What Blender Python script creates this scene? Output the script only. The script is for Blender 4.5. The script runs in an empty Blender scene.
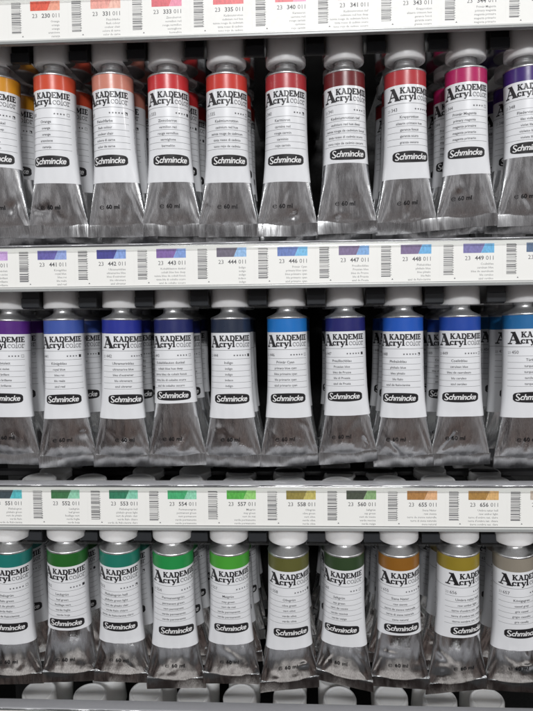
import bpy, bmesh, math, random
import numpy as np
from mathutils import Matrix, Vector
random.seed(7)
MM = 0.001
sc = bpy.context.scene
col = sc.collection

# ---------------------------------------------------------------- colours
def lin(h, k=1.0):
    h = h.lstrip('#'); out = []
    for i in (0, 2, 4):
        c = int(h[i:i+2], 16)/255.0
        c = c/12.92 if c <= .04045 else ((c+.055)/1.055)**2.4
        out.append(min(c*k, .95))
    return tuple(out)+(1.0,)

# ---------------------------------------------------------------- materials
def new_mat(name):
    m = bpy.data.materials.new(name); m.use_nodes = True
    nt = m.node_tree; b = nt.nodes['Principled BSDF']
    return m, nt, b
def N(nt, t, **kw):
    n = nt.nodes.new(t)
    for k, v in kw.items(): setattr(n, k, v)
    return n
def obj_coords(nt, scale=(1, 1, 1), jitter=True):
    tc = N(nt, 'ShaderNodeTexCoord'); mp = N(nt, 'ShaderNodeMapping')
    mp.inputs['Scale'].default_value = scale
    if jitter:
        oi = N(nt, 'ShaderNodeObjectInfo')
        ad = N(nt, 'ShaderNodeVectorMath', operation='ADD')
        cb = N(nt, 'ShaderNodeVectorMath', operation='SCALE')
        cx = N(nt, 'ShaderNodeCombineXYZ')
        nt.links.new(oi.outputs['Random'], cx.inputs[0]); nt.links.new(oi.outputs['Random'], cx.inputs[2])
        nt.links.new(cx.outputs[0], cb.inputs[0]); cb.inputs['Scale'].default_value = 3.0
        nt.links.new(tc.outputs['Object'], ad.inputs[0]); nt.links.new(cb.outputs[0], ad.inputs[1])
        nt.links.new(ad.outputs[0], mp.inputs['Vector'])
    else:
        nt.links.new(tc.outputs['Object'], mp.inputs['Vector'])
    return mp.outputs[0]
def noise(nt, vec, scale, detail=4, rough=.55, dist=0):
    n = N(nt, 'ShaderNodeTexNoise'); n.inputs['Scale'].default_value = scale
    n.inputs['Detail'].default_value = detail; n.inputs['Roughness'].default_value = rough
    n.inputs['Distortion'].default_value = dist
    nt.links.new(vec, n.inputs['Vector']); return n.outputs['Fac']
def bump(nt, h, strength, dist, prev=None):
    b = N(nt, 'ShaderNodeBump'); b.inputs['Strength'].default_value = strength
    b.inputs['Distance'].default_value = dist; nt.links.new(h, b.inputs['Height'])
    if prev: nt.links.new(prev, b.inputs['Normal'])
    return b.outputs[0]
def ramp(nt, f, lo, hi, a=0.0, b=1.0):
    r = N(nt, 'ShaderNodeMapRange'); r.inputs[1].default_value = a; r.inputs[2].default_value = b
    r.inputs[3].default_value = lo; r.inputs[4].default_value = hi
    nt.links.new(f, r.inputs[0]); return r.outputs[0]

def paint(name, c, rough=.35, var=.05, bs=.05, coat=0.0, spec=.5):
    m, nt, b = new_mat(name)
    v = obj_coords(nt)
    n1 = noise(nt, v, 120, 3)
    mix = N(nt, 'ShaderNodeMix', data_type='RGBA')
    mix.inputs[6].default_value = tuple(x*(1-var) for x in c[:3])+(1,)
    mix.inputs[7].default_value = tuple(min(1, x*(1+var)) for x in c[:3])+(1,)
    nt.links.new(n1, mix.inputs[0]); nt.links.new(mix.outputs[2], b.inputs['Base Color'])
    nt.links.new(ramp(nt, noise(nt, v, 300, 2), rough*.8, rough*1.25), b.inputs['Roughness'])
    b.inputs['Coat Weight'].default_value = coat; b.inputs['Coat Roughness'].default_value = .12
    b.inputs['Specular IOR Level'].default_value = spec
    if bs:
        nt.links.new(bump(nt, noise(nt, v, 55, 3), bs, .002), b.inputs['Normal'])
    return m

def foil_mat(name, base=.93, r0=.13, r1=.23, wr=.32, tint=(.985, .993, 1)):
    m, nt, b = new_mat(name)
    b.inputs['Metallic'].default_value = 1
    v = obj_coords(nt)
    vs = obj_coords(nt, (1, 1, .045))
    fine = noise(nt, vs, 1500, 3, .6)
    mid = noise(nt, obj_coords(nt, (1, 1, .18)), 190, 3, .5, .4)
    big = noise(nt, obj_coords(nt, (1, 1, .3)), 75, 2, .4, .6)
    n = bump(nt, big, wr, .0022)
    n = bump(nt, mid, wr*.5, .0005, n)
    n = bump(nt, fine, .5, .0002, n)
    nt.links.new(n, b.inputs['Normal'])
    mx = N(nt, 'ShaderNodeMix', data_type='RGBA')
    mx.inputs[6].default_value = (base*.8*tint[0], base*.8*tint[1], base*.8*tint[2], 1)
    mx.inputs[7].default_value = (base*tint[0], base*tint[1], base*tint[2], 1)
    nt.links.new(ramp(nt, fine, 0, 1, .3, .7), mx.inputs[0])
    nt.links.new(mx.outputs[2], b.inputs['Base Color'])
    nt.links.new(ramp(nt, mid, r0, r1, .3, .7), b.inputs['Roughness'])
    return m

M = {}
M['foil'] = foil_mat('crinkled_aluminium')
M['crimp'] = foil_mat('crimped_aluminium', .72, .12, .24, .4)
M['shoulder'] = foil_mat('smooth_aluminium', .78, .3, .42, .03)
M['label'] = paint('white_label_film', (.79, .80, .82, 1), .32, .012, .03, .5)
M['label'].node_tree.nodes['Principled BSDF'].inputs['Coat Roughness'].default_value = .1
M['ink'] = paint('black_ink', (.016, .015, .017, 1), .38, .1, 0)
M['grey_ink'] = paint('dark_grey_ink', (.07, .07, .075, 1), .4, .1, 0)
M['light_ink'] = paint('pale_grey_ink', (.22, .22, .23, 1), .5, .1, 0)
M['badge_white'] = paint('badge_white', (.82, .82, .82, 1), .35, .02, 0)
M['foil_ink'] = paint('foil_print', (.012, .012, .013, 1), .6, .1, 0, 0, .15)
M['cap'] = paint('white_cap_plastic', (.9, .895, .885, 1), .38, .03, .02)
bb = M['cap'].node_tree.nodes['Principled BSDF']
bb.inputs['Subsurface Weight'].default_value = .7; bb.inputs['Subsurface Radius'].default_value = (.007, .0068, .0065); bb.inputs['Subsurface Scale'].default_value = 1.0
M['card'] = paint('cream_price_card', (.835, .832, .80, 1), .45, .012, .01, .15)
M['card_num'] = paint('card_number_ink', (.10, .10, .105, 1), .5, .05, 0)
M['card_thin'] = paint('card_fine_ink', (.2, .2, .2, 1), .5, .05, 0)
M['card_bar'] = paint('barcode_ink', (.12, .12, .125, 1), .5, .05, 0)
M['black'] = paint('black_rack_plastic', (.012, .012, .013, 1), .32, .15, .04)
M['slate'] = paint('hook_lip_sheen', (.035, .038, .042, 1), .22, .1, .05)  # greyer than the bars: light reflected off their front chamfer, put into the colour
M['back'] = paint('matt_black_panel', (.008, .008, .008, 1), .8, .1, 0)
M['profile'] = paint('grey_profile_plastic', (.27, .27, .285, 1), .5, .05, .02)
M['under_lip'] = paint('grey_under_lip', (.3, .31, .305, 1), .25, .05, .02)
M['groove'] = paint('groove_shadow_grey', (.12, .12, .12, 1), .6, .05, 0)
M['lip'] = paint('frosted_lip_plastic', (.62, .63, .61, 1), .18, .04, .02)
def acrylic():
    m, nt, b = new_mat('clear_acrylic')
    b.inputs['Base Color'].default_value = (.9, .93, .92, 1)
    b.inputs['Roughness'].default_value = .08
    tr = N(nt, 'ShaderNodeBsdfTransparent'); tr.inputs[0].default_value = (.975, .978, .975, 1)
    gl = N(nt, 'ShaderNodeBsdfGlossy'); gl.inputs['Roughness'].default_value = .08
    df = N(nt, 'ShaderNodeBsdfDiffuse'); df.inputs[0].default_value = (.8, .82, .82, 1)
    fr = N(nt, 'ShaderNodeFresnel'); fr.inputs[0].default_value = 1.45
    a = N(nt, 'ShaderNodeMixShader'); c = N(nt, 'ShaderNodeMixShader'); c.inputs[0].default_value = .02
    nt.links.new(fr.outputs[0], a.inputs[0]); nt.links.new(tr.outputs[0], a.inputs[1]); nt.links.new(gl.outputs[0], a.inputs[2])
    nt.links.new(a.outputs[0], c.inputs[1]); nt.links.new(df.outputs[0], c.inputs[2])
    nt.links.new(c.outputs[0], nt.nodes['Material Output'].inputs[0])
    return m
M['acrylic'] = acrylic()

# ---------------------------------------------------------------- mesh builder (coordinates in millimetres)
class MB:
    def __init__(s): s.v = []; s.f = []; s.m = []; s.mats = []
    def mi(s, mat):
        if mat not in s.mats: s.mats.append(mat)
        return s.mats.index(mat)
    def add(s, verts, faces, mat):
        o = len(s.v); k = s.mi(mat)
        s.v += [tuple(v) for v in verts]
        for f in faces: s.f.append(tuple(o+i for i in f)); s.m.append(k)
    def box(s, x0, x1, y0, y1, z0, z1, mat, c=0.0):
        # chamfered box: chamfer c on the four long x edges and the ends
        prof = [(y0+c, z0), (y1-c, z0), (y1, z0+c), (y1, z1-c), (y1-c, z1), (y0+c, z1), (y0, z1-c), (y0, z0+c)] if c > 0 else [(y0, z0), (y1, z0), (y1, z1), (y0, z1)]
        s.extrude(prof, [(x0, c), (x0+c, 0), (x1-c, 0), (x1, c)] if c > 0 else [(x0, 0), (x1, 0)], mat)
    def extrude(s, prof, xs, mat):
        # profile in (y,z), swept along x; second value of xs = inset
        n = len(prof); cy = sum(p[0] for p in prof)/n; cz = sum(p[1] for p in prof)/n
        vs = []; fs = []
        hy = max(abs(p[0]-cy) for p in prof) or 1; hz = max(abs(p[1]-cz) for p in prof) or 1
        for x, ins in xs:
            for y, z in prof:
                vs.append((x, cy+(y-cy)*(1-ins/hy), cz+(z-cz)*(1-ins/hz)))
        for i in range(len(xs)-1):
            for j in range(n):
                a = i*n+j; b = i*n+(j+1) % n
                fs.append((a, a+n, b+n, b))
        fs.append(tuple(range(n))); fs.append(tuple(reversed(range((len(xs)-1)*n, len(xs)*n))))
        s.add(vs, fs, mat)
    def lathe(s, prof, mat, seg=56, close=True):
        vs = []; fs = []
        for r, z in prof:
            for k in range(seg):
                a = 2*math.pi*k/seg; vs.append((r*math.cos(a), r*math.sin(a), z))
        for i in range(len(prof)-1):
            for k in range(seg):
                a = i*seg+k; b = i*seg+(k+1) % seg
                fs.append((a, b, b+seg, a+seg))
        if close:
            fs.append(tuple(reversed(range(seg)))); fs.append(tuple(range((len(prof)-1)*seg, len(prof)*seg)))
        s.add(vs, fs, mat)
    def build(s, name, parent=None, smooth=True, angle=40):
        me = bpy.data.meshes.new(name)
        me.from_pydata([(v[0]*MM, v[1]*MM, v[2]*MM) for v in s.v], [], s.f)
        for m in s.mats: me.materials.append(M[m] if isinstance(m, str) else m)
        me.polygons.foreach_set('material_index', s.m)
        me.update()
        if smooth:
            me.polygons.foreach_set('use_smooth', [True]*len(me.polygons))
            me.set_sharp_from_angle(angle=math.radians(angle))
        o = bpy.data.objects.new(name, me); col.objects.link(o)
        if parent: o.parent = parent
        return o
def empty(name, loc, label, cat, group=None):
    o = bpy.data.objects.new(name, None); col.objects.link(o); o.empty_display_size = .01
    o.location = [c*MM for c in loc]; o['label'] = label; o['category'] = cat
    if group: o['group'] = group
    return o

# ---------------------------------------------------------------- flat 2D lettering (lists of polygons, mm)
_tc = {}
def text2d(body, size, align='L', bold=0.0, shear=0.0, res=2, spacing=1.0):
    """size = cap height in mm; returns verts, faces"""
    key = (body, bold, shear, res, spacing)
    if key not in _tc:
        c = bpy.data.curves.new('t', 'FONT'); c.body = body; c.size = 1; c.offset = bold
        c.shear = shear; c.resolution_u = res; c.space_character = spacing
        o = bpy.data.objects.new('t', c)
        me = bpy.data.meshes.new_from_object(o)
        vs = np.array([v.co[:2] for v in me.vertices]).reshape(-1, 2)
        fs = [tuple(p.vertices) for p in me.polygons]
        bpy.data.objects.remove(o); bpy.data.curves.remove(c); bpy.data.meshes.remove(me)
        _tc[key] = (vs, fs)
    vs, fs = _tc[key]
    k = size/.70; v = vs*k
    if len(v):
        x0, x1 = v[:, 0].min(), v[:, 0].max()
        v = v-np.array([x0 if align == 'L' else x1 if align == 'R' else (x0+x1)/2, 0])
    return v, fs

def seg(p, q, w, n=4, m=3):
    (x0, y0), (x1, y1) = p, q; d = math.hypot(x1-x0, y1-y0) or 1
    nx, ny = -(y1-y0)/d*w, (x1-x0)/d*w
    vs = []; fs = []
    for i in range(n+1):
        t = i/n; x = x0+(x1-x0)*t; y = y0+(y1-y0)*t
        for k in range(m+1): vs.append((x+nx*(k/m-.5), y+ny*(k/m-.5)))
    for i in range(n):
        for k in range(m):
            a = i*(m+1)+k; fs.append((a, a+m+1, a+m+2, a+1))
    return vs, fs
def arc(cx, cy, rx, ry, a0, a1, w0, w1=None, n=14):
    w1 = w1 or w0; vs = []
    for i in range(n+1):
        a = math.radians(a0+(a1-a0)*i/n); t = abs(math.cos(a)); w = w1+(w0-w1)*t
        vs += [(cx+(rx-w/2)*math.cos(a), cy+(ry-w/2)*math.sin(a)), (cx+(rx+w/2)*math.cos(a), cy+(ry+w/2)*math.sin(a))]
    return vs, [(2*i, 2*i+1, 2*i+3, 2*i+2) for i in range(n)]
def glyph(ch, T=.2, t=.09):
    """slab serif letters, cap height 1; returns (width, [pieces])"""
    s = t*1.15; H = 1-s/2; L = s/2
    if ch == 'K': return .98, [seg((.2, .02), (.2, .98), T), seg((0, H), (.42, H), s), seg((0, L), (.42, L), s), seg((.26, .42), (.76, .93), t), seg((.42, .56), (.76, .06), T*.95), seg((.56, H), (.93, H), s), seg((.54, L), (.97, L), s)]
    if ch == 'A': return 1.04, [seg((.17, .06), (.5, .97), t), seg((.46, .98), (.82, .04), T), seg((.27, .33), (.7, .33), t), seg((0, L), (.36, L), s), seg((.6, L), (1.03, L), s), seg((.26, H), (.56, H), s)]
    if ch == 'D': return .93, [seg((.2, .02), (.2, .98), T), seg((0, H), (.42, H), s), seg((0, L), (.42, L), s), arc(.4, .5, .4, .5-s/2, -90, 90, T, s)]
    if ch == 'E': return .82, [seg((.2, .02), (.2, .98), T), seg((0, H), (.74, H), s), seg((0, L), (.78, L), s), seg((.2, .5), (.55, .5), t), seg((.7, .74), (.7, .98), t), seg((.74, .02), (.74, .28), t), seg((.53, .38), (.53, .62), t)]
    if ch == 'M': return 1.28, [seg((.2, .03), (.2, .98), t*1.1), seg((1.02, .02), (1.02, .98), T), seg((.22, .97), (.62, .12), T), seg((.6, .12), (.97, .95), t), seg((0, H), (.32, H), s), seg((0, L), (.4, L), s), seg((.9, H), (1.22, H), s), seg((.82, L), (1.22, L), s)]
    if ch == 'I': return .5, [seg((.22, .02), (.22, .98), T), seg((0, H), (.44, H), s), seg((0, L), (.44, L), s)]
    x = .68; h = x-s/2
    if ch == 'c': return .62, [arc(.31, x/2, .25, x/2-t/2, 42, 318, T*.9, t), seg((.5, .42), (.5, .64), t)]
    if ch == 'r': return .6, [seg((.18, .02), (.18, x), T*.9), seg((0, L), (.4, L), s), seg((0, h), (.2, h), s), arc(.42, x*.62, .2, x*.38-t/2, 55, 170, t), seg((.5, .5), (.56, .6), t*1.5)]
    if ch == 'y': return .74, [seg((.14, h), (.4, .02), T*.9), seg((.64, h), (.3, -.2), t), seg((0, h), (.32, h), s), seg((.48, h), (.76, h), s), seg((.32, -.2), (.1, -.22), t*1.5)]
    if ch == 'l': return .42, [seg((.2, .02), (.2, 1.0), T*.9), seg((0, L), (.4, L), s), seg((.02, H), (.2, H), s)]
    if ch == 'o': return .68, [arc(.33, x/2, .27, x/2-t/2, 0, 360, T*.9, t, 22)]
    return .4, []
def slab(word, x0, x1, y, size, T=.2, t=.09):
    """word between x0 and x1 on baseline y; yields pieces in mm"""
    tot = sum(glyph(c)[0] for c in word)-.05; kx = (x1-x0)/tot; x = x0; out = []
    for c in word:
        w, ps = glyph(c, T, t)
        for vs, fs in ps: out.append(([(x+a*kx, y+b*size) for a, b in vs], fs))
        x += w*kx
    return out

# ---------------------------------------------------------------- tube surface
LEN = 121.0
PV = np.array([0, 20, 40, 57, 68, 80, 90, 98, 104, 109, 112.5, 121.0])
PA = np.array([15.8, 15.9, 16.15, 16.7, 17.4, 18.6, 20.0, 21.3, 22.4, 23.2, 23.7, 23.9])
PB = np.array([15.8, 15.2, 14.1, 12.5, 11.0, 9.0, 7.1, 5.4, 4.1, 2.8, 1.7, .9])
PN = np.array([2.0, 2.0, 2.0, 2.05, 2.1, 2.2, 2.3, 2.35, 2.3, 2.1, 2.0, 2.0])
class Surf:
    """front of the tube: arc length u (mm, 0 = facing forward) and height v below the shoulder (mm)"""
    def __init__(s, seed, phi=0.0, skew=0.0):
        s.skew = math.tan(math.radians(skew))
        r = random.Random(seed); s.phi = phi; s.tab = {}
        s.dents = []
        for k in range(r.choice((2, 3, 4))):
            s.dents.append((r.uniform(-15, 15), r.uniform(86, 106), r.uniform(1.6, 6), r.uniform(2.5, 9), r.uniform(.3, .9)*r.choice((1, 1, -.6)), r.uniform(-.9, .9)))
        s.dents.append((r.uniform(-12, 12), r.uniform(66, 80), r.uniform(6, 12), r.uniform(5, 9), r.uniform(-.2, .5), 0))
        s.sk = r.uniform(-1, 1); s.seed = r.uniform(0, 99)
        s.crease = [(sg, r.uniform(9, 13), r.uniform(.6, 1.3)) for sg in (-1, 1)]
    def rowtab(s, v):
        k = round(v*2)
        if k not in s.tab:
            vv = min(max(k/2, 0), LEN)
            a = np.interp(vv, PV, PA); b = np.interp(vv, PV, PB); n = np.interp(vv, PV, PN)
            th = np.linspace(-math.pi, math.pi, 241)
            x = a*np.sign(np.sin(th))*np.abs(np.sin(th))**(2/n); y = -b*np.sign(np.cos(th))*np.abs(np.cos(th))**(2/n)
            L = np.concatenate([[0], np.cumsum(np.hypot(np.diff(x), np.diff(y)))]); L -= L[120]
            s.tab[k] = (L, x, y, a, b)
        return s.tab[k]
    def disp(s, x, v, front):
        d = 0.0
        w = max(0, min(1, (v-58)/18))*max(0, min(1, (113-v)/7))
        if w > 0:
            for (u0, v0, su, sv, dep, sl) in s.dents:
                d += dep*math.exp(-((x-u0-sl*(v-v0))/su)**2-((v-v0)/sv)**2)
            if v > 78:   # creases running from the label's lower corners to the seam's corners
                t = (v-78)/35
                for sg, x0, dep in s.crease:
                    xc = sg*(x0+t*(22-x0)); d += dep*t*math.exp(-((x-xc)/1.6)**2)
            d += .16*math.sin(x*.8+s.seed+v*.04)*math.sin(v*.09+s.seed*2)
        return d*w*front
    def pt(s, u, v, off=0.0):
        k = v*2; k0 = math.floor(k); fr = k-k0; out = []
        for kk in (k0, k0+1):
            L, x, y, a, b = s.rowtab(kk/2)
            per = L[-1]-L[0]; uu = (u-L[0]) % per+L[0]
            out.append((np.interp(uu, L, x), np.interp(uu, L, y), a, b))
        x = out[0][0]*(1-fr)+out[1][0]*fr; y = out[0][1]*(1-fr)+out[1][1]*fr
        a = out[0][2]; b = out[0][3]
        nx, ny = x/(a*a), y/(b*b); l = math.hypot(nx, ny) or 1; nx /= l; ny /= l
        front = max(0, min(1, -ny*1.6))
        y += s.disp(x, v, front)
        return (x+nx*off, y+ny*off, LEN-v-x*s.skew*s.sw(v))
    @staticmethod
    def sw(v): return max(0.0, min(1.0, (v-50)/60))**1.3
    def ptp(s, u, v, off):            # printed matter: turned by phi round the axis
        return s.pt(u+s.phi, v, off)

_pc = [0]
def wrap(mb, S, pieces, mat, off, spread=True):
    """pieces in (u, y up) with v = -y"""
    for i, (vs, fs) in enumerate(pieces):
        o = off+(.006*(i % 9) if spread else 0)
        mb.add([S.ptp(a, -b, o) for a, b in vs], fs, mat)
def band_strip(mb, S, u0, u1, v0, v1, mat, off, nu=None, nv=1):
    nu = nu or max(2, int(abs(u1-u0)/1.2)); vs = []; fs = []
    for j in range(nv+1):
        for i in range(nu+1):
            vs.append(S.ptp(u0+(u1-u0)*i/nu, v0+(v1-v0)*j/nv, off))
    for j in range(nv):
        for i in range(nu):
            a = j*(nu+1)+i; fs.append((a, a+nu+1, a+nu+2, a+1))
    mb.add(vs, fs, mat)
def sleeve(mb, S, v0, v1, mat, off, nv, nu=112, wave=0.0):
    vs = []; fs = []
    per = 99.6
    for j in range(nv+1):
        for i in range(nu):
            L = S.rowtab(v0)[0]
            t = i/nu
            v = v0+(v1-v0)*j/nv
            Lr = S.rowtab(v)[0]; u = Lr[0]+(Lr[-1]-Lr[0])*t
            vv = v + (wave*math.sin(t*12+S.seed) if j == nv else 0)
            vs.append(S.pt(u, vv, off))
    for j in range(nv):
        for i in range(nu):
            a = j*nu+i; b = j*nu+(i+1) % nu
            fs.append((a, a+nu, b+nu, b))
    mb.add(vs, fs, mat)
def star(cx, cy, r):
    vs = [(cx, cy)]
    for k in range(10):
        a = math.pi/2+k*math.pi/5; q = r if k % 2 == 0 else r*.42
        vs.append((cx+q*math.cos(a), cy+q*math.sin(a)))
    return vs, [(0, k+1, (k+1) % 10+1) for k in range(10)]

def badge(mb, S, cu, cv, w=29.0, h=8.4):
    n = 26; vs = []; fs = []
    for i in range(n+1):
        t = i/n*2-1; x = cu+t*w/2
        e = (max(0, 1-abs(t)**9))**.5*.5+.5
        top = h/2*(.80+.20*math.cos(t*1.5))*e; bot = -h/2*(.80+.20*math.cos(t*1.5))*e
        vs += [(x, -cv+bot), (x, -cv+top)]
    fs = [(2*i, 2*i+2, 2*i+3, 2*i+1) for i in range(n)]
    wrap(mb, S, [(vs, fs)], 'ink', .34, False)
    v, f = text2d('chmincke', 3.9, 'L', .02, .3, 3, .94)
    k = (w*.74)/(v[:, 0].max()-v[:, 0].min())
    v = v*np.array([k, 1.12])
    x0 = cu-w*.5+w*.185
    wrap(mb, S, [([(x0+a, -cv-1.95+b) for a, b in v], f)], 'badge_white', .46, False)
    # tall looping first letter
    x = cu-w*.5+2.0; y = -cv
    ps = [arc(x+1.9, y+1.35, 1.25, 1.2, 20, 250, .85, .6, 12), seg((x+1.3, y+.45), (x+2.5, y-.9), .95, 2),
          arc(x+1.5, y-1.25, 1.3, 1.05, -170, 40, .85, .6, 12)]
    wrap(mb, S, ps, 'badge_white', .46)

def make_tube(num, band_mat, names, phi, seed, short=False, stars=5, detail=True, skew=0.0):
    """returns list of (name, MB) for one tube; local origin = foot of the seam"""
    S = Surf(seed, phi, skew)
    parts = []
    body = MB()
    per = 110; rows = list(np.linspace(.0, 60, 8))+list(np.linspace(62, 113.0, 40))
    vs = []; fs = []
    for v in rows:
        L = S.rowtab(v)[0]
        for i in range(per): vs.append(S.pt(L[0]+(L[-1]-L[0])*i/per, v, 0))
    for j in range(len(rows)-1):
        for i in range(per):
            a = j*per+i; b = j*per+(i+1) % per; fs.append((a, a+per, b+per, b))
    body.add(vs, fs, 'foil')
    if detail:
        pv, pf = text2d('60 ml', 3.15, 'L', .02, 0, 3, 1.05)
        wrap(body, S, [([(-4.4+a, -99.5+b) for a, b in pv], pf)], 'foil_ink', .42, False)
        wrap(body, S, [arc(-7.9, -98.2, 1.45, 1.3, 25, 335, .45, .3, 14), seg((-9.2, -98.1), (-6.6, -98.1), .3, 2)], 'foil_ink', .42)
    parts.append(('tube_body', body))
    # folded seam at the foot
    cr = MB(); r = random.Random(seed+5); n = 60; ph = r.uniform(0, 9); bow = r.uniform(-.5, .5); tw = r.uniform(-1.3, 1.3); hh = r.uniform(-.5, .5)
    prof = [(-1.75, 111.0), (-1.7, 112.4), (-1.4, 115.5), (-1.1, 118.5), (-.85, LEN-.4), (-.8, LEN), (.8, LEN), (1.4, LEN-.5), (1.5, 115), (1.1, 112.2)]
    vs = []; fs = []
    hw = 24.0
    for i in range(n+1):
        t = i/n*2-1; x = t*hw; wob = .22*math.sin(t*4+ph)+.08*math.sin(t*11+ph*2)+bow*(1-t*t)+t*tw
        tooth = .05*(-1)**i
        for (y, v) in prof:
            xx = x + (.5*S.sk*(v-112)/9)
            vs.append((xx, y*(.85 if abs(t) > .97 else 1)+wob*(v-112)/9+(tooth if y < 0 else 0), LEN-v-(.25*math.sin(t*3+ph) if v > 118 else 0)-x*S.skew))
    m = len(prof)
    for i in range(n):
        for j in range(m):
            a = i*m+j; b = i*m+(j+1) % m; fs.append((a, b, b+m, a+m))
    fs.append(tuple(reversed(range(m)))); fs.append(tuple(range(n*m, n*m+m)))
    cr.add(vs, fs, 'crimp'); parts.append(('crimp', cr))
    # shoulder and threaded neck
    sh = MB()
    sh.lathe([(15.6, LEN-1.2), (16.1, LEN-.6), (16.2, LEN+.1), (15.9, LEN+.7), (15.2, LEN+1.1), (12.5, LEN+2.2), (9.8, LEN+3.6), (8.6, LEN+4.6), (8.1, LEN+5.6), (7.9, LEN+7.4), (8.1, LEN+7.7), (7.9, LEN+8.0), (7.9, LEN+12)], 'shoulder')
    parts.append(('shoulder', sh))
    cap = MB(); z = LEN+8.8
    cap.lathe([(8.2, z+3), (8.4, z+.9), (12.6, z+.9), (13.0, z+.1), (14.5, z), (15.2, z+.45), (15.45, z+1.2), (15.4, z+6), (15.1, z+20), (14.9, z+26.2), (14.4, z+27.4), (13.3, z+28), (12.5, z+27.7), (11.9, z+27.2), (4, z+27.1), (.6, z+27.1)], 'cap', 64)
    parts.append(('cap', cap))
    bd = MB(); sleeve(bd, S, .25, 11.4, band_mat, .14, 5)
    parts.append(('colour_band', bd))
    lb = MB(); end = 68.0 if short else 80.0
    sleeve(lb, S, 11.4, end, 'label', .14, 46, 112, .15)
    if detail:
        big = slab('A', -18.6, -7.9, -23.0, 9.5, .26, .09)
        wrap(lb, S, big, 'ink', .26)
        wrap(lb, S, slab('KADEMIE', -7.9, 18.8, -17.9, 4.5, .27, .14), 'ink', .26)
        wrap(lb, S, slab('cryl', -8.0, 4.3, -22.6, 5.0, .27, .13), 'ink', .26)
        wrap(lb, S, slab('color', 5.2, 18.6, -22.6, 4.8, .1, .08), 'grey_ink', .26)
        band_strip(lb, S, -30, 30, 24.9, 25.15, 'grey_ink', .2, 50)
        for v in (32.0, 36.9, 41.5, 46.0, 50.7, 55.4):
            band_strip(lb, S, -18.6, 18.6, v, v+.2, 'grey_ink', .2, 34)
        v2, f2 = text2d('23', 1.9, 'L'); wrap(lb, S, [([(-18.4+a, -30.4+b) for a, b in v2], f2)], 'light_ink', .22, False)
        v2, f2 = text2d(num, 2.5, 'L'); wrap(lb, S, [([(-14.9+a, -30.4+b) for a, b in v2], f2)], 'grey_ink', .26, False)
        r = random.Random(int(num))
        for k in range(stars):
            wrap(lb, S, [star(15.6-2.35*(stars-k), -29.2, .85)], 'ink', .26, False)
        q = int(num) % 3
        if q == 0: wrap(lb, S, [seg((15.6, -29.2), (17.8, -29.2), 2.2, 2)], 'ink', .26, False)
        else:
            ps = [seg((15.6, -28.2), (17.8, -28.2), .2, 2), seg((15.6, -30.2), (17.8, -30.2), .2, 2), seg((15.7, -28.2), (15.7, -30.2), .2, 2), seg((17.7, -28.2), (17.7, -30.2), .2, 2)]
            if q == 1: ps.append(([(15.6, -28.1), (17.8, -28.1), (17.8, -30.3)], [(0, 2, 1)]))
            wrap(lb, S, ps, 'ink', .26)
        for k, w in enumerate(names):
            c, f2 = text2d(w, 2.0 if k == 0 else 1.75, 'C', .009, 0, 2)
            y = -(35.9+k*4.6)
            wrap(lb, S, [([(-.8+a, y+b) for a, b in c], f2)], 'grey_ink', .26, False)
        badge(lb, S, 1.0, 61.5 if short else 64.0)
        # small print running up the side of the label
        c, f2 = text2d('acrylic colour for artists', 1.3, 'L')
        for uu in (24.5, -27.5):
            wrap(lb, S, [([(uu-b, -57+a) for a, b in c], f2)], 'light_ink', .22, False)
    parts.append(('label', lb))
    return parts
def link_tube(parts, root, shared=None):
    res = []
    for name, mb in parts: res.append(mb.build(name, root, True, 35))
    return res

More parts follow.
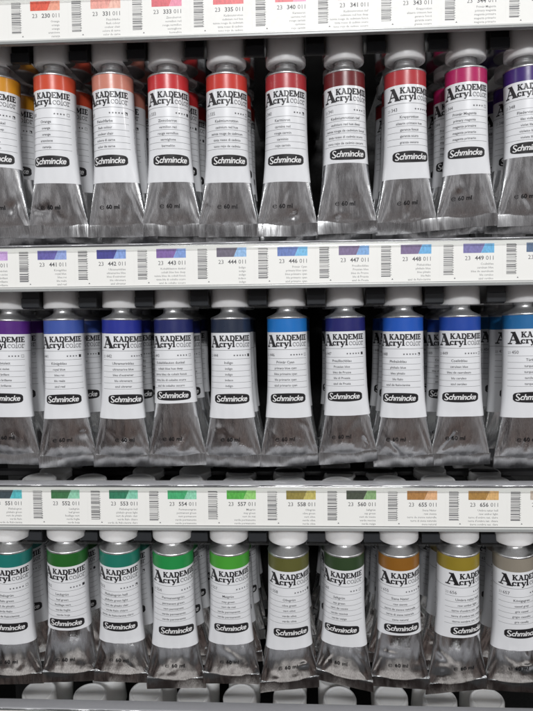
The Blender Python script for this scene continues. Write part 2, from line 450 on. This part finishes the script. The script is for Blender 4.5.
# ---------------------------------------------------------------- data: number, band colour, words on the label, colour word
C = {
 '229': ('E39A14', 'golden yellow', ['Indischgelb dunkel', 'Indian yellow deep', 'jaune indien', 'giallo indiano', 'amarillo indio']),
 '230': ('DE4E2C', 'orange red', ['Orange', 'orange', 'orange', 'arancione', 'naranja']),
 '331': ('DC8C78', 'salmon pink', ['Fleischfarbe', 'flesh colour', 'couleur chair', 'colore di carne', 'color de carne']),
 '333': ('D42A30', 'bright red', ['Zinnoberrot', 'vermilion red', 'rouge vermillon', 'vermiglione', 'bermellón']),
 '335': ('D8382C', 'warm scarlet', ['Kadmiumrotton', 'cadmium red hue', 'teinte rouge de cadmium', 'tinta rosso di cadmio', 'tono rojo de cadmio']),
 '340': ('B82C34', 'crimson', ['Karminrot', 'carmine red', 'rouge carmin', 'carminio', 'rojo carmín']),
 '341': ('6E1016', 'dark oxblood red', ['Kadmiumrotton tief', 'cadmium red hue deep', 'teinte rouge de cadmium foncé', 'tinta rosso di cadmio scuro', 'tono rojo de cadmio oscuro']),
 '343': ('BE3038', 'rose red', ['Krapprotton', 'alizarin crimson hue', 'garance foncé', 'garanza scuro', 'granza oscuro']),
 '344': ('BE0E62', 'magenta', ['Primär Magenta', 'primary magenta', 'magenta primaire', 'magenta primario', 'magenta primario']),
 '348': ('3A1674', 'deep violet', ['Fliederviolett', 'lilac violet', 'violet lilas', 'violetto lilla', 'violeta lila']),
 '440': ('551880', 'purple', ['Brillantviolett', 'brilliant violet', 'violet brillant', 'violetto brillante', 'violeta brillante']),
 '441': ('3C58AC', 'royal blue', ['Königsblau', 'royal blue', 'bleu roi', 'blu reale', 'azul real']),
 '442': ('1B2C98', 'ultramarine blue', ['Ultramarinblau', 'ultramarine blue', "bleu d'outremer", 'blu oltremare', 'azul ultramar']),
 '443': ('0F1C62', 'dark cobalt blue', ['Kobaltblauton dunkel', 'cobalt blue hue deep', 'teinte bleu de cobalt foncé', 'tinta blu di cobalto scuro', 'azul de cobalto oscuro']),
 '444': ('15243E', 'blackish navy', ['Indigo', 'indigo', 'indigo', 'indaco', 'índigo']),
 '446': ('0876CA', 'bright cyan blue', ['Primär Cyan', 'primary blue cyan', 'bleu primaire cyan', 'blu primario cyan', 'azul primario cyan']),
 '447': ('14166A', 'indigo blue', ['Preußischblau', 'Prussian blue', 'bleu de Prusse', 'blu di Prussia', 'azul de Prusia']),
 '448': ('0A56BE', 'vivid blue', ['Phthaloblau', 'phthalo blue', 'bleu phtalo', 'blu ftalo', 'azul de ftalocianina']),
 '449': ('1044A6', 'strong mid blue', ['Coelinblau', 'cerulean blue', 'bleu de caeruleum', 'blu ceruleo', 'azul cerúleo']),
 '450': ('0E6AA6', 'turquoise blue', ['Türkis', 'turquoise', 'turquoise', 'turchese', 'turquesa']),
 '551': ('0C7C74', 'deep teal', ['Phthalogrün', 'phthalo green', 'vert de phtalo', 'verde ftalo', 'verde de ftalocianina']),
 '552': ('17661D', 'leaf green', ['Laubgrün', 'leaf green', 'feuillage vert', 'verde foglia', 'verde hoja']),
 '553': ('0E7C68', 'blue green', ['Phthalogrün hell', 'phthalo green light', 'vert de phtalo clair', 'verde ftalo chiaro', 'verde de ftalocianina claro']),
 '554': ('169648', 'emerald green', ['Permanentgrün', 'permanent green', 'vert permanent', 'verde permanente', 'verde permanente']),
 '557': ('48A832', 'light grass green', ['Maigrün', 'may green', 'vert de mai', 'verde permanente', 'verde permanente']),
 '558': ('62622A', 'olive', ['Olivgrün', 'olive green', 'vert olive', 'verde oliva', 'verde oliva']),
 '560': ('2A4420', 'dark moss green', ['Saftgrün', 'sap green', 'vert de vessie', 'verde vescica', 'verde vejiga']),
 '655': ('94600F', 'ochre brown', ['Siena Natur', 'raw sienna', 'terre de sienne naturelle', 'terra di siena naturale', 'siena natural']),
 '656': ('988420', 'mustard yellow', ['Umbra natur hell', 'raw umber light', "terre d'ombre nat. claire", "terra d'ombra nat. chiara", 'tierra sombra nat. clara']),
 '657': ('968E80', 'warm grey', ['Königsgrau', 'cassel grey', 'gris cassel', 'grigio casselio', 'gris casella']),
}
for n in C: M['band_'+n] = paint('band_paint_'+n, tuple(x*.94+.012 for x in lin(C[n][0], .88)[:3])+(1,), .3, .07, .02, .15)

# row: (number, x top, z top, x foot, z foot, print turn in degrees as seen, short label, stars)
ROWS = [
 ('top', [('229', -206.1, 198.9, -208.9, 73.6, -22, True, 4), ('230', -160.2, 198.7, -160.4, 72.8, -27, False, 4), ('331', -112.9, 197.8, -110.8, 72.3, -27, False, 5),
  ('333', -68.0, 196.4, -66.7, 72.3, -3, False, 4), ('335', -21.0, 195.5, -21.3, 71.1, 1, False, 4), ('340', 26.2, 194.5, 26.1, 70.7, -8, False, 3),
  ('341', 72.1, 194.7, 73.9, 71.9, 5, True, 4), ('343', 119.7, 194.4, 120.9, 71.4, 15, False, 5), ('344', 166.8, 194.9, 168.1, 74.9, 0, False, 4), ('348', 211.9, 194.4, 215.9, 75.6, 10, True, 4)]),
 ('middle', [('440', -203.3, 6.3, -206.2, -114.1, -29, False, 4), ('441', -158.5, 6.2, -157.7, -116.3, -17, False, 4), ('442', -109.9, 6.1, -111.7, -116.3, 3, False, 4),
  ('443', -67.3, 5.6, -66.0, -115.4, -14, True, 4), ('444', -20.5, 5.5, -20.2, -116.2, -6, False, 5), ('446', 25.2, 5.7, 26.4, -115.8, -4, False, 5),
  ('447', 72.0, 5.6, 73.9, -113.3, -9, False, 5), ('448', 118.0, 5.3, 118.6, -116.3, -10, False, 5), ('449', 163.2, 5.4, 164.0, -115.0, 3, False, 5), ('450', 213.2, 6.4, 215.7, -117.1, 23, False, 4)]),
 ('lower', [('551', -208.6, -183.3, -211.0, -304.3, -20, False, 5), ('552', -160.6, -183.0, -160.5, -301.2, -18, True, 4), ('553', -116.2, -183.1, -116.1, -301.3, -14, False, 5),
  ('554', -71.3, -184.1, -71.0, -305.9, -1, False, 4), ('557', -24.3, -184.6, -23.9, -301.0, -4, False, 4), ('558', 24.6, -185.6, 24.5, -305.4, 4, False, 5),
  ('560', 70.3, -184.9, 69.8, -301.1, -11, False, 3), ('655', 114.6, -184.6, 115.7, -302.0, 8, True, 5), ('656', 162.6, -183.8, 162.2, -304.6, 34, True, 5), ('657', 207.3, -184.8, 209.7, -303.3, 25, False, 4)]),
]
CAMX, CAMY, CAMZ = 35.787, -535.119, 6.157
GROUPS = {'top': 'paint tubes in the top row', 'middle': 'paint tubes in the middle row', 'lower': 'paint tubes in the lower row'}
STEP = 37.5
DEPTH = {'top': 3, 'middle': 3, 'lower': 5}
ORD = ['', 'second', 'third', 'fourth', 'fifth']
SKEW = {'343': -3, '344': -2.5, '560': 12, '656': -8, '558': -6, '655': 3, '553': 2, '447': -2.5, '450': -2}
tubes = {}
for row, lst in ROWS:
    for i, (num, xt, zt, xb, zb, ph, short, stars) in enumerate(lst):
        rnd = random.Random(int(num)*3)
        az = math.degrees(math.atan2(CAMX-(xt+xb)/2, -CAMY))
        th = az+ph                               # turn of the print about the tube's axis
        yaw = rnd.uniform(-4, 4)+az*.25          # turn of the whole tube (its seam)
        phi_mm = math.radians(th-yaw)*16.0
        hexc, word, names = C[num]
        if num in ('229', '440'): root_label = 'front silver paint tube with %s band, left end of %s row' % (word, row)
        else: root_label = 'front silver paint tube with %s band, numbered %s, %s row' % (word, num, row)
        lean = math.radians({'top': 1.0, 'middle': 0.0, 'lower': 7.0}[row]+rnd.uniform(-.7, .7))
        if row == 'lower': zt += 1.3; zb += .6
        dy = math.sin(lean)*60.0                 # the head hangs this much nearer, the seam this much farther
        kt, kb = (-CAMY-dy)/-CAMY, (-CAMY+dy)/-CAMY
        xt, zt = CAMX+(xt-CAMX)*kt, CAMZ+(zt-CAMZ)*kt
        xb, zb = CAMX+(xb-CAMX)*kb, CAMZ+(zb-CAMZ)*kb
        L = math.sqrt((xt-xb)**2+(zt-zb)**2+4*dy*dy); s = L/LEN
        root = empty('paint_tube', (xb, dy, zb), root_label, 'paint tube', GROUPS[row])
        tilt = math.atan2(xt-xb, zt-zb)
        pitch = lean
        root.rotation_mode = 'QUATERNION'
        q = Matrix.Rotation(tilt, 4, 'Y') @ Matrix.Rotation(pitch, 4, 'X') @ Matrix.Rotation(math.radians(yaw), 4, 'Z')
        root.rotation_quaternion = q.to_quaternion()
        w = (s*.6+.4*1.015)
        root.scale = (w, w, s)
        parts = make_tube(num, 'band_'+num, names, phi_mm, int(num), short, stars, True, SKEW.get(num, rnd.uniform(-1, 1)))
        kids = link_tube(parts, root)
        tubes[(row, num)] = (root, kids)
        n = DEPTH[row]
        if row == 'lower' and num in ('552',): n = 3
        for d in range(1, n):
            c = root.copy(); col.objects.link(c)
            c.location = ((xb+rnd.uniform(-1.5, 1.5))*MM, (dy+STEP*d+rnd.uniform(-2, 2))*MM, (zb-rnd.uniform(0, 2))*MM)
            qq = Matrix.Rotation(tilt*.5+math.radians(rnd.uniform(-1, 1)), 4, 'Y') @ Matrix.Rotation(pitch, 4, 'X') @ Matrix.Rotation(math.radians(yaw+rnd.uniform(-14, 14)), 4, 'Z')
            c.rotation_quaternion = qq.to_quaternion()
            c['label'] = '%s tube in its lane behind the front %s tube numbered %s' % (ORD[d], word, num)
            if num in ('229', '440'): c['label'] = '%s tube in its lane behind the front %s tube cut off at left' % (ORD[d], word)
            for k in kids:
                kk = k.copy(); col.objects.link(kk); kk.parent = c

# bottom row: only the white caps show above the lowest rail
src, kids0 = tubes[('lower', '557')]
xs4 = [-206.4, -158.9, -107.1, -64.0, -22.1, 23.9, 68.7, 114.0, 157.2, 198.4]
top_h = LEN+8.8+28
rnd = random.Random(5)
lower_nums = [t[0] for t in ROWS[2][1]]
for d in range(2):
    for i, x in enumerate(xs4):
        c = src.copy(); col.objects.link(c); c.scale = (1, 1, 1)
        tp = rnd.uniform(-5, 5); fw = rnd.uniform(-17, -9) if d == 0 else rnd.uniform(-4, 2)
        q = Matrix.Rotation(math.radians(tp), 4, 'Y') @ Matrix.Rotation(math.radians(-fw), 4, 'X')
        y = 40+d*38; zt = -334-d*3+rnd.uniform(-1.5, 1.5)
        off = q @ Vector((0, 0, top_h))
        c.rotation_quaternion = q.to_quaternion()
        xx = x+(d*rnd.uniform(2, 8) if i < 5 else d*rnd.uniform(-4, 2))
        c.location = ((xx-off.x)*MM, (y-off.y)*MM, (zt-off.z)*MM)
        c['group'] = 'white-capped tubes in the bottom row'
        c['label'] = ('front white cap of the bottom row, just below lower-row tube numbered %s' if d == 0 else 'rear white cap of the bottom row, behind the cap below tube %s') % lower_nums[i]
        for k in kids0:
            kk = k.copy(); col.objects.link(kk); kk.parent = c

# ---------------------------------------------------------------- shelf rails with price cards
SW = {
 '229': ('E8A030', 'F0C070'), '230': ('E8492E', 'F29A7C'), '331': ('F09C8C', 'F6B6A2'), '333': ('DE4C58', 'F283A2'), '335': ('E84E54', 'EA5458'), '340': ('E4545C', 'F68AB0'), '341': ('C24C56', 'F07C98'),
 '343': ('C8444A', 'F2829C'), '344': ('DC4688', 'F27FB2'), '348': ('5A3A90', '9A7CC8'),
 '440': ('B288CC', 'C8A0DC'), '441': ('5C54A8', '8AA0DE'), '442': ('33338F', '7A9CDE'), '443': ('74509F', '7396DC'), '444': ('5C5468', '82B2E4'), '446': ('4C6CB8', '5EB4E6'),
 '447': ('6A5484', '6AA0DC'), '448': ('6C5486', '58ACE6'), '449': ('6E68AA', '58AEE2'), '450': ('4C668A', '6AA8C8'),
 '551': ('34434A', '48B8C0'), '552': ('33703F', '88CCAA'), '553': ('257A56', '80D0B0'), '554': ('38AE6A', '88D6B0'), '557': ('4EB43E', '90D46C'), '558': ('8E7E34', 'C2B458'),
 '560': ('42483A', '84AC70'), '655': ('AE7638', 'E4AC78'), '656': ('A87A34', 'DEAC68'), '657': ('BFB0A0', 'D8CCBC')}
def swatch_mat(n, h):
    rgb = [int(h[i:i+2], 16) for i in (0, 2, 4)]; g = sum(rgb)/3; h = ''.join('%02X' % int(x*.84+g*.10+14) for x in rgb)
    m, nt, b = new_mat('swatch_ink_'+n)
    v = obj_coords(nt, (1, 1, .5), False); f = noise(nt, v, 700, 3, .7)
    c = lin(h); mx = N(nt, 'ShaderNodeMix', data_type='RGBA')
    mx.inputs[6].default_value = tuple(x*.8 for x in c[:3])+(1,); mx.inputs[7].default_value = tuple(min(.95, x*1.15) for x in c[:3])+(1,)
    nt.links.new(ramp(nt, f, 0, 1, .35, .65), mx.inputs[0]); nt.links.new(mx.outputs[2], b.inputs['Base Color'])
    b.inputs['Roughness'].default_value = .4
    return m
def put(mb, pieces, x, z, y, mat):
    for i, (vs, fs) in enumerate(pieces):
        mb.add([(x+a, y-.004*(i % 9), z+b) for a, b in vs], fs, mat)
def rect(x0, x1, z0, z1): return ([(x0, z0), (x1, z0), (x1, z1), (x0, z1)], [(0, 1, 2, 3)])
def shelf_rail(zlip, xoff, nums, label, where, blank=False, strip=True):
    root = empty('shelf_rail', (0, -35, zlip), label, 'shelf rail', 'shelf rails holding the price cards')
    X0, X1 = -300, 330
    top = 34.0
    pr = MB()
    ri = -.3
    pr.extrude([(1.0, .6), (1.0, top+1.0), (1.4, top+1.6), (3.2, top+1.9), (13.0, top+2.2+2*ri), (14.5, top+1.4+2*ri), (14.5, top+.2+1.6*ri), (3.0, top-.6), (2.6, .6)], [(X0, 0), (X1, 0)], 'profile')
    pr.build('rail_profile', root, True, 30)
    lp = MB()
    lp.extrude([(2.6, 0), (2.6, .5), (-.7, .5), (-.7, 1.9), (-1.5, 1.9), (-2.0, 1.6), (-2.0, .3), (-1.6, 0)], [(X0, 0), (X1, 0)], 'under_lip')
    lp.extrude([(-.7, 2.0), (-.75, 3.0), (-1.1, 3.25), (-1.6, 3.15), (-1.75, 2.6), (-1.6, 2.0)], [(X0, 0), (X1, 0)], 'lip')
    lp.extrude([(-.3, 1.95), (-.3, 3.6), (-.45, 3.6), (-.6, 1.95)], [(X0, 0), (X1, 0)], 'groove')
    lp.build('lower_lip', root, True, 50)
    up = MB()
    up.extrude([(1.0, top+1.0), (-.6, top+.9), (-1.0, top+.4), (-1.0, top-4.0), (-.7, top-4.0), (-.7, top+.3), (1.0, top+.4)], [(X0, 0), (X1, 0)], 'acrylic')
    up.build('clear_upper_lip', root, True, 50)
    if blank:
        st = MB(); st.box(X0+2, X1-2, -.3, .3, .8, top, 'card'); st.build('price_strip', root, False)
        return root
    rr = random.Random(round(zlip))
    for i, num in enumerate(nums):
        if num is None: continue
        cx = (i-4.5)*46+xoff
        tg = MB()
        xl, xr = cx-28.9, cx+17.08
        dz = rr.uniform(-.12, .12)
        tg.box(xl, xr, -.25, .25, 2.2+dz, top-.6+dz, 'card')
        ct = top-.6+dz; Y = -.27
        hexa, hexb = SW[num]
        ma = swatch_mat(num+'_mass_tone', hexa); mb_ = swatch_mat(num+'_tint', hexb)
        zt, zb = ct-2.2, ct-9.1
        tg.add([(cx-11.7, Y, zb), (cx+1.2, Y, zb), (cx+4.2, Y, zt), (cx-11.7, Y, zt)], [(0, 1, 2, 3)], ma)
        tg.add([(cx+1.25, Y, zb), (cx+10.9, Y, zb), (cx+10.9, Y, zt), (cx+4.25, Y, zt)], [(0, 1, 2, 3)], mb_)
        z = ct-14.3
        a, f = text2d('23', 3.05, 'L'); put(tg, [(a, f)], cx-10.4, z, Y, 'card_num')
        a, f = text2d(num, 3.05, 'C', .02); put(tg, [(a, f)], cx+.1, z, Y, 'card_num')
        a, f = text2d('011', 3.05, 'R'); put(tg, [(a, f)], cx+10.4, z, Y, 'card_num')
        for k, w in enumerate(C[num][2]):
            a, f = text2d(w, 1.55, 'R', .006, 0, 1); put(tg, [(a, f)], cx+10.4, ct-17.9-2.7*k, Y, 'card_thin')
        zz = ct-2.8
        while zz > ct-25.3:
            w = rr.choice((.3, .3, .6, .9, .45)); put(tg, [rect(-26.2, -19.3, -w, 0)], cx, zz, Y, 'card_bar'); zz -= w+rr.choice((.3, .45, .7))
        a, f = text2d('4012380%06d' % (int(num)*719 % 1000000), 1.25, 'L', 0, 0, 1, 1.35)
        k = 22/(a[:, 0].max())
        put(tg, [([(-b, -p*k) for p, b in a], [tuple(reversed(q)) for q in f])], cx-18.6, ct-3, Y, 'card_bar')
        tg.add([(cx-18.6, Y, ct-28.0), (cx-17.2, Y, ct-28.0), (cx-17.9, Y, ct-26.9)], [(0, 1, 2)], 'card_bar')
        tg.build('price_tag', root, False)
    return root
shelf_rail(213.1, 8.2, ['229', '230', '331', '333', '335', '340', '341', '343', '344', '348'], 'top shelf rail with cream price cards from orange 230 to magenta 344', 0)
shelf_rail(27.7, 7.9, ['440', '441', '442', '443', '444', '446', '447', '448', '449', '450'], 'second shelf rail with blue and violet price cards 441 to 449', 0)
shelf_rail(-158.0, 12.8, ['551', '552', '553', '554', '557', '558', '560', '655', '656', '657'], 'third shelf rail with green and brown price cards 551 to 656', 0)
shelf_rail(-339.6, 8, [None], 'bottom shelf rail, only its grey top edge showing', 0, blank=True)

# ---------------------------------------------------------------- rack: guide bars between the lanes, back and sides
bars = {'top': (209.5, 0), 'middle': (20.0, 0), 'lower': (-170.0, 0), 'bottom': (-372.0, 0)}
def rack_level(name, xs, zcap, label):
    root = empty('hook_rack', (0, 0, zcap), label, 'rack', 'black hook racks the tubes hang from')
    for i in range(len(xs)-1):
        x = (xs[i]+xs[i+1])/2
        b = MB()
        b.box(x-7.2, x+7.2, -12, 235, -1.0, 26, 'black', .6)
        o = b.build('guide_bar', root, True, 30)
        e = MB()
        e.extrude([(-13.4, .2), (-12.05, -.4), (-12.05, 7.2), (-12.9, 7.6), (-13.6, 6.8)], [(x-7.2, .3), (x-6.8, 0), (x+6.8, 0), (x+7.2, .3)], 'slate')
        eo = e.build('bar_end', o, True, 30)
        a = MB()
        a.box(x-10.2, x+10.2, -14.5, 230, -2.4, -1.2, 'acrylic')
        a.build('clear_flange', root, False)
    br = MB(); br.box(-300, 330, 100, 112, 26.2, 31, 'black', .5); br.build('cross_bar', root, True, 30)
    return root
def lane(lst): 
    xs = [t[1] for t in lst]; return [2*xs[0]-xs[1]]+xs+[2*xs[-1]-xs[-2]]
for (row, lst), zc, lab in zip(ROWS, (208.5, 16.0, -174.5), ('black hook rack with sheen-coloured bar ends carrying the top row of tubes', 'black hook rack carrying the middle row of blue tubes', 'black hook rack carrying the lower row of green tubes')):
    rack_level(row, lane(lst), zc, lab)
cab = empty('display_cabinet', (0, 240, -560), 'dark display cabinet interior behind all the hanging tubes', 'cabinet')
b = MB(); b.box(-320, 350, 240, 250, -560, 420, 'back'); b.build('back_panel', cab, False)
b = MB(); b.box(-330, -320, -20, 250, -560, 420, 'back'); b.build('side_panel', cab, False)
b = MB(); b.box(350, 360, -20, 250, -560, 420, 'back'); b.build('side_panel', cab, False)
b = MB(); b.box(-320, 350, -20, 250, 420, 430, 'back'); b.build('top_panel', cab, False)
b = MB(); b.box(-320, 350, -20, 250, -570, -560, 'back'); b.build('base_panel', cab, False)
for o in (cab,):
    for k in o.children:
        k.location = (0, -.24, .56)

# ---------------------------------------------------------------- camera
cam_d = bpy.data.cameras.new('camera'); cam = bpy.data.objects.new('camera', cam_d); col.objects.link(cam)
cam.location = (CAMX*MM, CAMY*MM, CAMZ*MM)
Mx = Matrix.Rotation(math.radians(2.93840755), 4, 'Z') @ Matrix.Rotation(math.radians(90-3.31893407), 4, 'X') @ Matrix.Rotation(math.radians(-.6570465), 4, 'Z')
cam.rotation_euler = Mx.to_euler()
cam_d.sensor_fit = 'VERTICAL'; cam_d.sensor_height = 36; cam_d.lens = 660/711*36
cam_d.clip_start = .01; cam_d.clip_end = 50
sc.camera = cam

# ---------------------------------------------------------------- light: shop ceiling lamps in front of the shelf
def area(name, loc, target, sx, sy, power, c=(1, 1, 1)):
    d = bpy.data.lights.new(name, 'AREA'); d.shape = 'RECTANGLE'; d.size = sx; d.size_y = sy; d.energy = power; d.color = c
    o = bpy.data.objects.new(name, d); col.objects.link(o); o.location = loc
    o.rotation_euler = (Vector(target)-Vector(loc)).to_track_quat('-Z', 'Y').to_euler()
    return o
area('ceiling_lamp', (.25, -4.0, 1.5), (0, 0, 0), 1.0, .25, 92, (.985, .99, 1))
area('ceiling_lamp', (.1, -2.0, 1.6), (0, 0, 0), 1.4, .25, 20, (.985, .99, 1))
area('ceiling_lamp', (3.1, -1.6, 1.45), (.05, 0, .05), .2, .9, 16, (1, .985, .96))
area('ceiling_lamp', (-3.0, -1.5, 1.45), (-.05, 0, .05), .2, .8, 10, (.97, .985, 1))
w = bpy.data.worlds.new('World'); sc.world = w; w.use_nodes = True
nt = w.node_tree; bg = nt.nodes['Background']
tc = N(nt, 'ShaderNodeTexCoord'); sp = N(nt, 'ShaderNodeSeparateXYZ'); nt.links.new(tc.outputs['Generated'], sp.inputs[0])
cr = N(nt, 'ShaderNodeValToRGB'); el = cr.color_ramp.elements
mr = N(nt, 'ShaderNodeMapRange'); mr.inputs[1].default_value = -1; mr.inputs[2].default_value = 1
nt.links.new(sp.outputs['Z'], mr.inputs[0]); nt.links.new(mr.outputs[0], cr.inputs[0])
el[0].position = 0; el[0].color = (1.0, .98, .96, 1)
el[1].position = 1; el[1].color = (.16, .16, .16, 1)
for p, c in ((.035, (.5, .49, .48)), (.06, (.07, .058, .055)), (.22, (.065, .05, .046)), (.36, (.17, .165, .17)), (.47, (.27, .272, .285)), (.6, (.36, .365, .38)), (.72, (.2, .2, .2))):
    e = el.new(p); e.color = c+(1,)
# blurred surroundings of the shop: people, aisles and signs as soft patches
wn = N(nt, 'ShaderNodeTexNoise'); wn.inputs['Scale'].default_value = 2.6; wn.inputs['Detail'].default_value = 1.5
nt.links.new(tc.outputs['Generated'], wn.inputs['Vector'])
wr = N(nt, 'ShaderNodeValToRGB'); nt.links.new(wn.outputs['Fac'], wr.inputs[0])
wr.color_ramp.elements[0].position = .36; wr.color_ramp.elements[0].color = (.25, .22, .22, 1)
wr.color_ramp.elements[1].position = .66; wr.color_ramp.elements[1].color = (2.1, 2.05, 2.0, 1)
mm = N(nt, 'ShaderNodeMix', data_type='RGBA', blend_type='MULTIPLY'); mm.inputs[0].default_value = 1
nt.links.new(cr.outputs[0], mm.inputs[6]); nt.links.new(wr.outputs[0], mm.inputs[7])
nt.links.new(mm.outputs[2], bg.inputs['Color']); bg.inputs['Strength'].default_value = .74

sc.view_settings.view_transform = 'Standard'; sc.view_settings.look = 'None'
sc.view_settings.exposure = .07; sc.view_settings.gamma = 1
